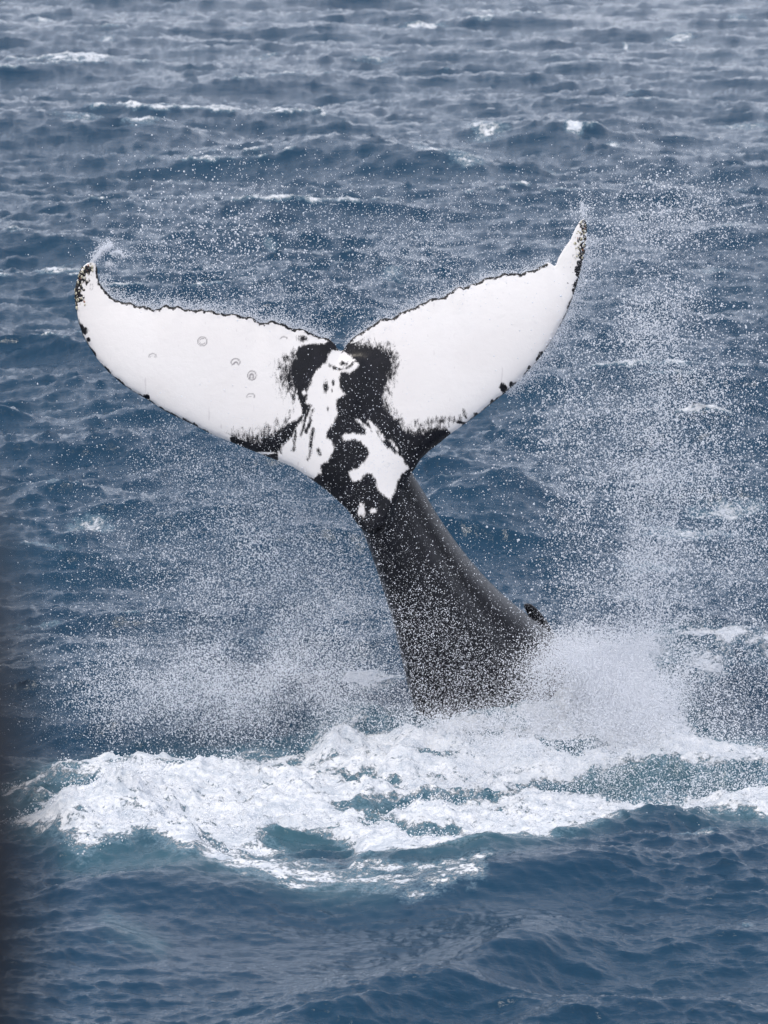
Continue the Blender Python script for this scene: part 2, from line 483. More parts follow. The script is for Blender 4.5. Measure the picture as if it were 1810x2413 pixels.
    for pts, wd, h in (([(150, 1800), (250, 1790), (420, 1790), (560, 1800)], 26, .10), ([(150, 1950), (270, 1925), (360, 1960), (440, 1990)], 40, .16),
                       ([(780, 1740), (860, 1700), (960, 1740)], 40, .17), ([(850, 2020), (1000, 2028), (1150, 2012), (1300, 1985), (1450, 1945), (1640, 1915)], 24, .13),
                       ([(1400, 1660), (1500, 1620), (1570, 1620)], 60, .16)):
        z = z + h * np.exp(-(seg_dist(u, v, pts, False) / wd) ** 2) * (0.7 + 0.9 * lump)
    aer = 0.55 * np.exp(-(seg_dist(u, v, [(160, 2010), (330, 2020), (560, 2040), (800, 2075), (900, 2085)], False) / 34) ** 2)
    aer = np.maximum(aer, 0.50 * sstep(f, -60, 30))
    aer = np.maximum(aer, 0.30 * np.exp(-(seg_dist(u, v, [(250, 2150), (330, 2180), (380, 2200)], False) / 26) ** 2))
    aer = aer * (0.45 + 1.0 * fbm(x * 1.6, y * 1.6, oc=3, seed=41))
    return x + dx, y + dy, z, foam, np.clip(aer, 0, 1), calm

def half_width(y):
    d = y + 40
    return 0.0815 * d + 1.8 + 0.035 * d

def build_sea():
    ys, d = [], 27.0
    while d < 118:
        ys.append(d - 40); d += 2.55e-5 * d * d
    ys = np.array(ys)
    back = [-4500.0, -1500, -500, -200, -100, -60, -45, -35, -28, -22, -18, -15]
    step, q, fr = 0.5, ys[-1], []
    while q < 7000:
        q += step; step *= 1.28; fr.append(q)
    Y = np.concatenate([back, ys, fr])
    nc = 960
    s = np.linspace(-1, 1, nc)
    out = np.array([1.03, 1.08, 1.16, 1.3, 1.55, 2, 3, 5, 9, 18, 40, 90, 200, 450])
    S = np.concatenate([-out[::-1], s, out])
    hw = half_width(np.clip(Y, -14, 80))
    X = S[None, :] * hw[:, None]
    X, YY = np.broadcast_arrays(X, Y[:, None])
    x, y, z, foam, aer, calm = sea_fields(X.ravel().astype(float), YY.ravel().astype(float))
    R_, K = len(Y), len(S)
    i = np.arange(R_ - 1)[:, None] * K + np.arange(K - 1)[None, :]
    F = np.stack([i, i + 1, i + K + 1, i + K], -1).reshape(-1, 4)
    o = mesh_np('sea', np.stack([x, y, z], -1), F, M_SEA)
    attr(o.data, 'foam', foam); attr(o.data, 'aerated', aer); attr(o.data, 'calm', calm)
    tag(o, 'choppy dark blue sea with whitecaps and churned white foam', 'sea', kind='structure')
    return o

build_sea()

# ------------------------------------------------------------------ the whale
TRAIL_L = [(804, 829), (797, 824), (790, 812), (778, 799), (769, 796), (754, 795), (735, 785), (720, 778), (706, 774), (694, 775), (682, 772), (674, 765), (665, 761),
           (656, 762), (648, 756), (638, 755), (628, 760), (616, 761), (606, 757), (597, 749), (584, 745), (575, 747), (560, 741), (548, 739), (530, 740),
           (520, 737), (511, 739), (503, 731), (494, 731), (484, 733), (477, 727), (468, 730), (456, 731), (444, 728), (436, 730), (427, 724), (418, 719), (410, 724),
           (402, 723), (391, 717), (383, 722), (374, 728), (361, 729), (352, 724), (340, 720), (330, 722), (318, 719), (306, 711), (297, 713), (289, 712),
           (277, 707), (267, 704), (255, 691), (243, 679), (234, 664), (230, 648), (230, 634), (226, 622)]
TIP_L = [(217, 617), (205, 620), (192, 630)]
LEAD_L = [(184, 648), (180, 665), (176, 682), (176, 703), (179, 724), (186, 762), (196, 792), (213, 821), (230, 847), (255, 876), (289, 906), (319, 925), (348, 942), (386, 967),
          (424, 986), (458, 1002), (496, 1022), (538, 1039), (572, 1053), (614, 1070), (656, 1086), (690, 1100), (720, 1119), (749, 1140), (770, 1156), (793, 1177), (812, 1198), (829, 1223)]
CLOSE = [(865, 1262), (905, 1240), (930, 1195)]
LEAD_R = [(950, 1155), (958, 1137), (965, 1121), (978, 1104), (990, 1083), (1012, 1062), (1037, 1043), (1062, 1022), (1092, 1001), (1125, 977), (1159, 950), (1189, 927), (1218, 901), (1248, 870),
          (1269, 847), (1290, 817), (1311, 783), (1332, 745), (1349, 703), (1360, 669), (1370, 631), (1379, 593), (1383, 555)]
TIP_R = [(1384, 535), (1381, 522), (1374, 515)]
TRAIL_R = [(1364, 524), (1353, 543), (1345, 564), (1332, 581), (1323, 595), (1315, 610), (1309, 628), (1303, 624), (1297, 620), (1290, 617), (1283, 624), (1273, 627), (1262, 635), (1250, 638),
           (1240, 639), (1229, 645), (1218, 644), (1207, 643), (1198, 645), (1189, 642), (1176, 650), (1163, 653), (1152, 652), (1138, 658), (1128, 666), (1117, 667), (1108, 671), (1096, 677), (1085, 675),
           (1075, 677), (1065, 686), (1054, 692), (1046, 700), (1036, 703), (1020, 702), (1010, 706), (1003, 712), (988, 717), (978, 725), (967, 727), (955, 732), (940, 737), (933, 745), (923, 751), (910, 749),
           (898, 751), (889, 757), (880, 765), (870, 770), (856, 780), (841, 789), (829, 798), (818, 810), (811, 822)]

def dense(p, step, close=False):
    p = np.array(p, float)
    if close: p = np.vstack([p, p[:1]])
    o = []
    for a, b in zip(p[:-1], p[1:]):
        n = max(1, int(np.hypot(*(b - a)) / step))
        for i in range(n):
            o.append(a + (b - a) * i / n)
    return np.array(o)

def fluke_mid(u, v):
    """depth of the flukes' middle surface: leaning back towards the top, tips swept away from the viewer"""
    s = (u - 812) / 600.0
    y = 0.00045 * (1000 - v) * 1.4 + 0.22 * np.abs(s) ** 2.2
    y = y + 0.05 * np.sin(s * 3.0 + 0.6) * (1000 - v) / 400
    return y

def fluke_thick(u, v):
    dl = np.minimum(seg_dist(u, v, TIP_L[1:] + LEAD_L, False), seg_dist(u, v, LEAD_R + TIP_R[:2], False)) / 278.0
    dt = np.minimum(seg_dist(u, v, TRAIL_L, False), seg_dist(u, v, TRAIL_R, False)) / 278.0
    dl = np.minimum(dl, 5); dt = np.minimum(dt, 5)
    t = 0.115 * np.sqrt(1 - np.exp(-dl / 0.20)) * (1 - np.exp(-dt / 0.42))
    return 0.0075 + t

def build_whale():
    outline = dense(TRAIL_L + TIP_L + LEAD_L + CLOSE + LEAD_R + TIP_R + TRAIL_R, 4.0, True)
    gu, gv = np.meshgrid(np.arange(170, 1392, 7.0), np.arange(510, 1270, 7.0))
    gu, gv = gu.ravel() + rng.uniform(-1, 1, gu.size), gv.ravel() + rng.uniform(-1, 1, gv.size)
    ok = sdf(gu, gv, outline) > 3.5
    pts = np.vstack([outline, np.stack([gu[ok], gv[ok]], -1)])
    n0 = len(outline)
    r = delaunay_2d_cdt([Vector(p) for p in pts], [(i, (i + 1) % n0) for i in range(n0)], [list(range(n0))], 1, 1e-4)
    P = np.array([tuple(p) for p in r[0]]); T = np.array(r[2])
    t = fluke_thick(P[:, 0], P[:, 1]); m = fluke_mid(P[:, 0], P[:, 1])
    Vf, Vb = at_depth(P[:, 0], P[:, 1], m - t), at_depth(P[:, 0], P[:, 1], m + t)
    n = len(P)
    faces = [tuple(f) for f in T] + [tuple(n + i for i in f[::-1]) for f in T]
    cnt = {}
    for f in T:
        for a, b in ((f[0], f[1]), (f[1], f[2]), (f[2], f[0])):
            cnt[(a, b)] = 1
    for (a, b) in list(cnt):
        if (b, a) not in cnt:
            faces += [(b, a, n + a), (b, n + a, n + b)]
    V = [tuple(p) for p in np.vstack([Vf, Vb])]
    # tail stock: stations of left edge, right edge, depth centre, half depth, lean
    ST = [((812, 850), (858, 846), .055, .05, 0), ((792, 930), (885, 925), .06, .12, .00), ((780, 1020), (925, 1010), .10, .20, .04), ((795, 1110), (958, 1090), .16, .27, .12), ((829, 1200), (1000, 1160), .24, .33, .20),
          ((862, 1272), (1046, 1236), .33, .39, .26), ((896, 1370), (1110, 1322), .44, .46, .32), ((926, 1465), (1176, 1392), .55, .52, .38), ((950, 1570), (1250, 1455), .68, .60, .42),
          ((975, 1670), (1335, 1530), .82, .68, .45), ((1005, 1780), (1420, 1650), .98, .76, .45), ((1050, 1930), (1500, 1830), 1.15, .82, .45), ((1130, 2080), (1540, 2030), 1.3, .7, .45), ((1220, 2180), (1480, 2180), 1.4, .3, .45)]
    ks = np.arange(len(ST))
    A = np.array([[*a, *b, c, d, e] for a, b, c, d, e in ST], float)
    def cr(q):
        i = int(min(max(math.floor(q), 0), len(ST) - 2)); f = q - i
        p0, p1, p2, p3 = A[max(i - 1, 0)], A[i], A[i + 1], A[min(i + 2, len(ST) - 1)]
        return 0.5 * (2 * p1 + (p2 - p0) * f + (2 * p0 - 5 * p1 + 4 * p2 - p3) * f * f + (3 * p1 - p0 - 3 * p2 + p3) * f ** 3)
    base = len(V); M = 64; rows = np.linspace(0, len(ST) - 1, 110)
    for q in rows:
        l1, l2, r1, r2, yc, dep, lean = cr(q)
        th = np.linspace(0, 2 * np.pi, M, endpoint=False)
        c, s = np.cos(th), np.sin(th)
        ex = 0.86
        cc = np.sign(c) * np.abs(c) ** ex; ss = np.sign(s) * np.abs(s) ** ex
        # flank furrow and back ridge
        ss = ss * (1 - 0.10 * np.exp(-((c - 0.45) / 0.16) ** 2) * (s < 0) * min(1, q / 5))
        u = (l1 + r1) / 2 + (r1 - l1) / 2 * cc
        v = (l2 + r2) / 2 + (r2 - l2) / 2 * cc
        Yd = yc + dep * ss + lean * (cc + 0.2)
        V += [tuple(p) for p in at_depth(u, v, Yd)]
    for j in range(len(rows) - 1):
        for i in range(M):
            a, b = base + j * M + i, base + j * M + (i + 1) % M
            faces += [(a, b, b + M, a + M)]
    faces += [tuple(base + i for i in range(M))[::-1], tuple(base + (len(rows) - 1) * M + i for i in range(M))]
    # small hooked dorsal fin standing on the ridge
    fin = dense([(1232, 1424), (1238, 1420), (1250, 1421), (1262, 1430), (1280, 1450), (1298, 1474), (1312, 1500), (1345, 1545), (1345, 1600), (1290, 1560), (1262, 1490), (1248, 1458), (1238, 1438)], 8, True)
    fb = len(V); nf = len(fin)
    fc = fin.mean(0)
    for dy, sh in ((-0.035, .94), (0.0, 1.0), (0.035, .94)):
        q = fc + (fin - fc) * sh
        V += [tuple(p) for p in at_depth(q[:, 0], q[:, 1], 1.42 + dy)]
    for k in (0, 1):
        for i in range(nf):
            a, b = fb + k * nf + i, fb + k * nf + (i + 1) % nf
            faces.append((a, b, b + nf, a + nf))
    faces += [tuple(fb + i for i in range(nf))[::-1], tuple(fb + 2 * nf + i for i in range(nf))]
    me = bpy.data.meshes.new('raw'); me.from_pydata(V, [], faces); me.update()
    tmp = bpy.data.objects.new('raw', me); C.objects.link(tmp)
    md = tmp.modifiers.new('r', 'REMESH'); md.mode = 'VOXEL'; md.voxel_size = 0.0095; md.adaptivity = 0
    dg = bpy.context.evaluated_depsgraph_get()
    bm_ = bpy.data.meshes.new_from_object(tmp.evaluated_get(dg))
    bpy.data.objects.remove(tmp)
    nv = len(bm_.vertices)
    co = np.empty(nv * 3, np.float32); bm_.vertices.foreach_get('co', co); co = co.reshape(-1, 3).astype(float)
    ed = np.empty(len(bm_.edges) * 2, np.int32); bm_.edges.foreach_get('vertices', ed); ed = ed.reshape(-1, 2)
    deg = np.maximum(np.bincount(ed.ravel(), minlength=nv), 1)[:, None]
    u, v = to_uv(co)
    edge = seg_dist(u, v, outline)
    wj = np.exp(-(seg_dist(u, v, [(800, 880), (850, 1020), (880, 1130), (900, 1250)], False) / 130) ** 4) * sstep(edge, 4, 30)
    wj = np.maximum(wj, 0.9 * np.exp(-(seg_dist(u, v, [(829, 1223), (865, 1262), (905, 1240), (930, 1195), (950, 1160)], False) / 34) ** 2) * (v > 1170))
    wg = np.maximum(wj, 0.5 * sstep(edge, 3, 9))
    def smooth(it, wt):
        nonlocal co
        for _ in range(it):
            a = np.zeros_like(co)
            for ax in range(3):
                a[:, ax] = np.bincount(ed[:, 0], co[ed[:, 1], ax], nv) + np.bincount(ed[:, 1], co[ed[:, 0], ax], nv)
            co = co + (a / deg - co) * wt[:, None]
    smooth(70, wj * 0.9); smooth(6, wg)
    bm_.vertices.foreach_set('co', co.astype(np.float32).ravel()); bm_.update()
    bm_.polygons.foreach_set('use_smooth', np.ones(len(bm_.polygons), bool))
    bm_.materials.clear(); bm_.materials.append(M_SKIN)
    # ---- pigmentation, in units of a few millimetres, positive = black
    u, v = to_uv(co)
    z7 = lambda L: [(600 + a * .2411, 750 + b * .2411) for a, b in L]
    K = z7([(770, 205), (800, 295), (845, 345), (880, 290), (920, 250), (1000, 235), (1150, 240), (1290, 270), (1370, 360), (1390, 450), (1330, 600), (1290, 720), (1310, 860), (1380, 960), (1480, 1060), (1560, 1120)]) + \
        [(1000, 1006), (1025, 1000), (1052, 1008), (1062, 1020), (1090, 1060), (1200, 1300), (1700, 2300), (700, 2300), (800, 1400), (700, 1180), (560, 1090), (540, 1030), (560, 1028), (600, 1025), (640, 1012), (670, 1003)] + \
        z7([(380, 1010), (470, 940), (450, 830), (400, 740), (300, 680), (250, 590), (240, 480), (300, 420), (400, 300), (470, 265), (560, 245), (680, 245)])
    W1 = z7([(760, 310), (820, 320), (845, 340), (880, 325), (920, 350), (975, 410), (1020, 450), (1000, 490), (930, 545), (880, 510), (850, 530), (830, 600), (830, 680), (890, 740), (810, 790), (800, 860), (810, 950), (770, 1030),
             (700, 1120), (700, 1170), (760, 1200), (780, 1260), (760, 1330), (700, 1410), (640, 1430), (650, 1510), (560, 1530), (450, 1480), (380, 1440), (270, 1380), (250, 1300), (270, 1240), (360, 1180), (400, 1080),
             (460, 1000), (540, 860), (500, 820), (520, 700), (560, 590), (620, 490), (700, 440), (720, 370)])
    W1b = [(655, 1062), (690, 1080), (735, 1110), (752, 1116), (740, 1128), (720, 1119), (690, 1104), (656, 1090)]
    W2 = z7([(850, 1150), (880, 1130), (960, 1120), (1010, 1130), (1080, 1140), (1090, 1090), (1040, 1045), (1110, 1060), (1150, 1110), (1120, 1010), (1180, 1080), (1240, 1200), (1290, 1260), (1380, 1320), (1450, 1370), (1480, 1430),
             (1510, 1470), (1430, 1530), (1390, 1600), (1370, 1700), (1330, 1780), (1270, 1740), (1200, 1660), (1190, 1590), (1140, 1520), (1090, 1510), (1030, 1580), (960, 1590), (930, 1550), (920, 1500), (1020, 1460),
             (1060, 1420), (1120, 1330), (1110, 1270), (1060, 1220), (960, 1180), (870, 1200)])
    front = co[:, 1] < fluke_mid(u, v) + 0.015
    stock = v > 1105
    d = sdf(u, v, K)
    fz = np.full(nv, 4.2)
    # feathered borders of the dark centre
    fzl = np.exp(-(seg_dist(u, v, [(665, 860), (670, 920), (700, 950), (640, 1010), (560, 1030)], False) / 45) ** 2)
    fzr = np.exp(-(seg_dist(u, v, [(840, 800), (925, 820), (935, 860), (915, 960), (960, 1000), (1060, 1005)], False) / 34) ** 2)
    fz = np.maximum(fz, np.maximum(36 * fzl, 20 * fzr))
    def cut(pos):  # white patch
        nonlocal d
        d = np.minimum(d, -pos)
    w1 = sdf(u, v, W1)
    cut(w1); cut(sdf(u, v, W1b)); w2 = sdf(u, v, W2); cut(w2)
    cut(-seg_dist(u, v, z7([(1000, 990), (1090, 1060)]), False) + 2.0)
    cut(-seg_dist(u, v, z7([(1330, 1190), (1400, 1290)]), False) + 2.2)
    cut(-seg_dist(u, v, z7([(1120, 1010), (1200, 1090), (1260, 1180)]), False) + 4)
    for a, b, ra, rb in ((1050, 1880, 32, 55), (1040, 1820, 18, 14), (1165, 1880, 26, 26), (480, 730, 20, 26), (80, 1318, 120, 12), (330, 1440, 30, 10)):
        uu, vv = z7([(a, b)])[0]
        cut(1 - np.hypot((u - uu) / (ra * .2411), (v - vv) / (rb * .2411)) * 1.0 + 0 * d if False else (1 - np.hypot((u - uu) / (ra * .2411), (v - vv) / (rb * .2411))) * 6)
    def ink(pos):
        nonlocal d
        d = np.maximum(d, pos)
    for a, b, ra, rb in ((695, 665, 20, 55), (770, 625, 14, 26), (755, 710, 7, 20), (715, 890, 11, 22), (870, 440, 38, 24), (465, 195, 42, 30)):
        uu, vv = z7([(a, b)])[0]
        ink((1 - np.hypot((u - uu) / (ra * .2411), (v - vv) / (rb * .2411))) * 5)
    for L, wd in (([(735, 462), (790, 490), (850, 500), (910, 485), (965, 435)], 2.2), ([(545, 860), (500, 960), (470, 1090), (450, 1150)], 3.2), ([(560, 900), (540, 1030), (500, 1110)], 3.4), ([(570, 1080), (560, 1180), (545, 1290), (520, 1380)], 3.2),
                  ([(400, 1100), (385, 1200), (380, 1290)], 2.6), ([(620, 1280), (640, 1330)], 2.4), ([(540, 620), (520, 700)], 1.5)):
        ink(wd - seg_dist(u, v, z7(L), False))
    ink(3.6 - seg_dist(u, v, [(986, 1003), (1024, 995), (1062, 990), (1097, 998)], False))
    ink(2.2 - seg_dist(u, v, [(1090, 965), (1099, 985)], False)); ink(1.6 - seg_dist(u, v, [(1083, 978), (1088, 992)], False))
    # dark rims and chipped leading edges
    n1 = fbm(u / 17.0, v / 17.0, oc=3, seed=51); n2 = fbm(u / 6.0, v / 6.0, oc=2, seed=52)
    tr = np.minimum(seg_dist(u, v, TRAIL_L[1:-1], False), seg_dist(u, v, TRAIL_R[10:], False))
    ink(5.2 + 9 * (n2 - .5) - tr)
    ll = seg_dist(u, v, LEAD_L[2:17], False)
    ink(11 * (n1 - .40) + 1.6 - ll)
    for a, b, r_ in ((189, 775, 9), (200, 780, 6), (345, 940, 8), (458, 1001, 4), (433, 990, 3.5), (209, 800, 4), (1188, 915, 8), (1206, 907, 5), (1340, 725, 4), (1277, 838, 8), (1269, 848, 6), (1247, 868, 4.5), (1160, 946, 3.5), (1122, 978, 5)):
        ink(r_ * (0.7 + .8 * n2) - np.hypot(u - a, (v - b) * .8))
    lr = seg_dist(u, v, LEAD_R[8:20], False)
    ink(9 * (n1 - .47) + 1.0 - lr)
    tipr = seg_dist(u, v, [(1378, 530), (1376, 590), (1366, 635), (1355, 680)], False)
    ink(13 + 34 * (n2 - .62) - tipr)
    tipl = seg_dist(u, v, [(200, 635), (186, 665), (182, 705)], False)
    ink(16 + 40 * (n2 - .62) - tipl)
    d = np.where(front, d, 40.0)
    d = np.where(co[:, 2] < at_depth(900.0, 1240.0, 0.0)[2], 40.0, d)
    side = (v > 1085) & (co[:, 1] > 0.22)
    d = np.where(side & (w2 < -6), 40.0, d)
    fz = np.where(seg_dist(u, v, outline) < 14, np.minimum(fz, 1.6), fz)
    fz = np.where(w1 > -25, np.minimum(fz, 4.5), fz)
    # ring and crescent scars
    z1 = lambda a, b: (150 + a * .422, 450 + b * .422)
    sc = np.zeros(nv)
    def arc(c, r1, r2, a0, a1, wd=1.5, s=1.0):
        nonlocal sc
        uu, vv = z1(*c); t = np.radians(np.linspace(a0, a1, 14))
        L = np.stack([uu + r1 * np.cos(t), vv + r2 * np.sin(t)], -1)
        m = np.hypot(u - uu, v - vv) < 30
        q = seg_dist(u[m], v[m], L, False)
        sc[m] = np.maximum(sc[m], s * (1 - sstep(q, wd * .3, wd * 1.25)))
    arc((775, 840), 11, 11, 0, 360, 1.4, .8); arc((775, 840), 7, 7, 20, 300, 1.2, .8)
    arc((497, 925), 9, 7, 170, 380, 1.4, .75); arc((497, 932), 7, 4, 190, 350, 1.1, .6)
    arc((960, 957), 10, 9, 140, 400, 1.5, .9); arc((962, 968), 5, 5, 180, 340, 2.2, .9)
    arc((1052, 1030), 10, 11, 0, 360, 1.4, .9); arc((1050, 1036), 4, 6, 150, 400, 2.6, .9)
    arc((1045, 1147), 9, 7, 160, 390, 1.4, .8); arc((1045, 1153), 8, 2, 180, 360, 1.0, .6)
    arc((1230, 828), 8, 6, 190, 350, 1.6, .8); arc((155, 535), 4, 7, 0, 360, 1.2, .6)
    arc((2022, 505), 5, 8, 40, 200, 1.6, .8)
    sc[~front] = 0
    me = bm_; me.name = 'body'
    attr(me, 'pigment', np.clip(d, -40, 40)); attr(me, 'fuzz', fz); attr(me, 'scar', sc)
    root = bpy.data.objects.new('humpback_whale', None); C.objects.link(root)
    root.location = tuple(at_depth(1150.0, 1700.0, 0.8))
    body = bpy.data.objects.new('body', me); C.objects.link(body)
    body.parent = root; body.location = -root.location
    tag(root, 'black whale raising white patched tail flukes out of the foaming water', 'whale')
    return root, outline

whale, OUTLINE = build_whale()

# ---- barnacles on both fluke tips
def barnacle_mesh(k):
    bm = bmesh.new(); r = np.random.default_rng(100 + k); N = 8
    rings = []
    for z, rad in ((0, 1.0), (0.5, .82), (0.8, .5), (0.72, .34), (0.35, .26)):
        rings.append([bm.verts.new((rad * math.cos(2 * math.pi * i / N) * r.uniform(.88, 1.12), rad * math.sin(2 * math.pi * i / N) * r.uniform(.88, 1.12), z * r.uniform(.92, 1.08))) for i in range(N)])
    for j in range(4):
        for i in range(N):
            f = bm.faces.new((rings[j][i], rings[j][(i + 1) % N], rings[j + 1][(i + 1) % N], rings[j + 1][i]))
            if j == 3: f.material_index = 1
    bm.faces.new(rings[4]).material_index = 1
    me = bpy.data.meshes.new('barnacle'); bm.to_mesh(me); bm.free()
    me.materials.append(M_BARN3 if k == 3 else M_BARN); me.materials.append(M_BARN2)
    return me
BM = [barnacle_mesh(k) for k in range(4)]
spots = []
def scatter_tip(line, wid, n, rmin, rmax):
    line = dense(line, 2.0)
    tries = 0
    while n and tries < 4000:
        tries += 1
        p = line[rng.integers(len(line))] + rng.normal(0, wid, 2)
        r = rng.uniform(rmin, rmax)
        if sdf(np.array([p[0]]), np.array([p[1]]), OUTLINE)[0] < 1.5: continue
        if any(math.hypot(p[0] - q[0], p[1] - q[1]) < (r + q[2]) * 0.85 for q in spots): continue
        spots.append((p[0], p[1], r)); n -= 1
scatter_tip([(212, 628), (196, 640), (188, 664), (182, 690), (180, 712)], 8, 52, 2.0, 5.0)
scatter_tip([(1374, 522), (1370, 560), (1366, 585), (1362, 605)], 6, 34, 2.0, 4.6)
for i, (a, b, r) in enumerate(spots):
    a_, b_ = np.array([a]), np.array([b])
    y = fluke_mid(a_, b_)[0] - fluke_thick(a_, b_)[0] + 0.002
    p = at_depth(a, b, y)
    o = bpy.data.objects.new('barnacle', BM[3 if i % 9 == 4 else i % 3]); C.objects.link(o)
    o.parent = whale
    o.location = Vector(p) - whale.location
    rm = r / 278.0
    o.scale = (rm, rm, rm * rng.uniform(.6, 1.0))
    o.rotation_euler = (math.radians(90) + rng.normal(0, .25), rng.normal(0, .25), rng.uniform(0, 6.28))

# ------------------------------------------------------------------ spray and froth
def points_object(name, P, R, mat, label, cat='spray'):
    me = bpy.data.meshes.new(name)
    me.vertices.add(len(P)); me.vertices.foreach_set('co', np.asarray(P, np.float32).ravel())
    attr(me, 'drop_radius', R)
    o = bpy.data.objects.new(name, me); C.objects.link(o)
    me.materials.append(mat)
    g = bpy.data.node_groups.new('drops', 'GeometryNodeTree')
    g.interface.new_socket('Geometry', in_out='INPUT', socket_type='NodeSocketGeometry')
    g.interface.new_socket('Geometry', in_out='OUTPUT', socket_type='NodeSocketGeometry')
    gi, go = g.nodes.new('NodeGroupInput'), g.nodes.new('NodeGroupOutput')
    mp = g.nodes.new('GeometryNodeMeshToPoints'); na = g.nodes.new('GeometryNodeInputNamedAttribute')
    na.data_type = 'FLOAT'; na.inputs['Name'].default_value = 'drop_radius'
    sm = g.nodes.new('GeometryNodeSetMaterial'); sm.inputs['Material'].default_value = mat
    g.links.new(gi.outputs[0], mp.inputs['Mesh']); g.links.new(na.outputs['Attribute'], mp.inputs['Radius'])
    g.links.new(mp.outputs[0], sm.inputs['Geometry']); g.links.new(sm.outputs[0], go.inputs[0])
    md = o.modifiers.new('drops', 'NODES'); md.node_group = g
    tag(o, label, cat, kind='stuff')
    return o

def cloud(blobs, seed, rmin, rmax, shape=2.2, clump=0.5, above=0.0):
    """drops in gaussian puffs; a blob = centre (photo u, v), spread, turn, depth, depth spread, count"""
    r = np.random.default_rng(seed); Ps, Rs = [], []
    for (u, v, su, sv, rot, Y, sY, n) in blobs:
        n2 = int(n * 1.9)
        a, b = r.normal(0, 1, n2), r.normal(0, 1, n2)
        a = a * su; b = b * sv
        c, s = math.cos(math.radians(rot)), math.sin(math.radians(rot))
        P = at_depth(u + c * a - s * b, v + s * a + c * b, Y + r.normal(0, sY, n2))
        k = fbm(P[:, 0] * 2.6, P[:, 1] * 1.6, P[:, 2] * 2.6, 4, seed)
        keep = r.random(n2) < np.clip(0.52 + clump * (k - 0.47) * 7, 0.03, 1)
        P = P[keep]
        P = P[P[:, 2] > above - 0.05]
        Ps.append(P); Rs.append(rmin + (rmax - rmin) * r.random(len(P)) ** shape)
    return np.vstack(Ps), np.concatenate(Rs)

def scaled(bl, k, sp=1.1):
    return [(u, v, a * sp, b * sp, t, Y, s, int(n * k)) for u, v, a, b, t, Y, s, n in bl]
# upright curtain of drops left of the tail
LEFT = [(600, 1500, 170, 150, -20, 0.2, 0.55, 20522), (520, 1640, 150, 70, 0, -0.35, 0.50, 17377), (640, 1300, 200, 110, 20, 0.75, 0.55, 9715), (560, 1120, 170, 70, 15, 0.70, 0.50, 4488),
        (400, 1600, 120, 90, 0, -0.3, 0.50, 5702), (720, 1600, 120, 90, 0, -0.2, 0.44, 15048), (380, 1300, 130, 140, 0, 0.75, 0.50, 2217), (760, 1420, 80, 130, 0, 0.90, 0.39, 3326), (250, 1640, 90, 60, 0, -0.4, 0.44, 1663), (640, 1010, 120, 40, 25, 0.70, 0.44, 1372)]
P, R = cloud(LEFT, 61, .0012, .0060, 2.6)
points_object('spray', P, R, M_DROP, 'curtain of fine white droplets in the air left of the dark tail stock')
# drops in front of the tail stock
FRONT = [(900, 1150, 70, 90, 0, -.6, .3, 967), (960, 1330, 80, 110, 0, -.6, .4, 2320), (1010, 1480, 100, 90, 0, -.5, .4, 4166), (1060, 1620, 130, 60, 0, -.5, .4, 5318), (1180, 1690, 130, 40, 0, -.5, .4, 4687), (830, 1000, 120, 90, 0, -.5, .3, 818), (640, 1035, 60, 18, 20, -.3, .2, 334)]
P, R = cloud(FRONT, 62, .0012, .0046, 2.4, .45)
points_object('spray', P, R, M_DROP, 'white droplets in front of the black tail stock')
# tall plume right of the flukes
RIGHT = [(1540, 520, 110, 50, 0, .3, .8, 3792), (1620, 480, 110, 60, 10, .4, .8, 1570), (1530, 740, 75, 80, 20, .2, .6, 4375), (1580, 950, 110, 110, 10, .3, .7, 6709), (1470, 860, 110, 100, 0, .3, .7, 2917), (1340, 1000, 110, 50, -35, .1, .4, 2468), (1400, 880, 60, 90, 15, .1, .4, 2019),
         (1560, 1120, 110, 100, 0, .3, .7, 7539), (1440, 1190, 70, 60, 0, .2, .5, 3366), (1560, 1300, 150, 110, 0, .4, .8, 12834), (1720, 1000, 110, 200, 0, .5, .8, 1727), (1470, 1400, 80, 90, 0, .9, .5, 5385),
         (1740, 1350, 120, 130, 0, .6, .8, 7539), (1720, 1600, 130, 110, 0, .2, .8, 8401), (1380, 620, 40, 60, 0, .2, .3, 314), (1800, 700, 100, 150, 0, .5, .8, 583)]
P, R = cloud(RIGHT, 63, .0012, .0068, 2.8, .9)
P2, R2 = cloud(scaled(RIGHT, .018, 1.0), 69, .0055, .0105, 2.0, .6)
P, R = np.vstack([P, P2]), np.concatenate([R, R2])
points_object('spray', P, R, M_DROP, 'tall plume of white droplets rising right of the tail flukes')
# low burst at the right of the base
BURST = [(1320, 1585, 60, 50, -20, -.3, .4, 9000), (1390, 1560, 60, 40, -20, .2, .4, 9000), (1120, 1700, 120, 22, 0, -.7, .4, 5000), (1500, 1620, 85, 60, -10, .1, .6, 23062), (1440, 1700, 100, 50, 0, -.4, .6, 13977), (1600, 1780, 170, 70, 0, -1.0, .8, 14560), (1350, 1830, 170, 50, 0, -1.6, .7, 16772), (1180, 1775, 140, 35, 0, -1.2, .6, 4492), (1330, 1580, 40, 45, 0, .0, .4, 1456),
         (1700, 1860, 160, 40, 0, -1.8, .7, 8320), (1360, 1530, 45, 30, 0, .9, .3, 1664), (1450, 1520, 80, 35, 0, .9, .4, 3328)]
P, R = cloud(scaled(RIGHT + BURST, 1.15), 67, .0009, .0019, 1.0, .5)
points_object('mist', P, R, M_DROP, 'soft fine mist drifting in the plume right of the tail', 'mist')
P, R = cloud(scaled(LEFT, 1.5), 68, .0009, .0018, 1.0, .5)
points_object('mist', P, R, M_DROP, 'soft fine mist drifting left of the tail stock', 'mist')
P, R = cloud(BURST, 64, .0012, .0062, 2.2, .9)
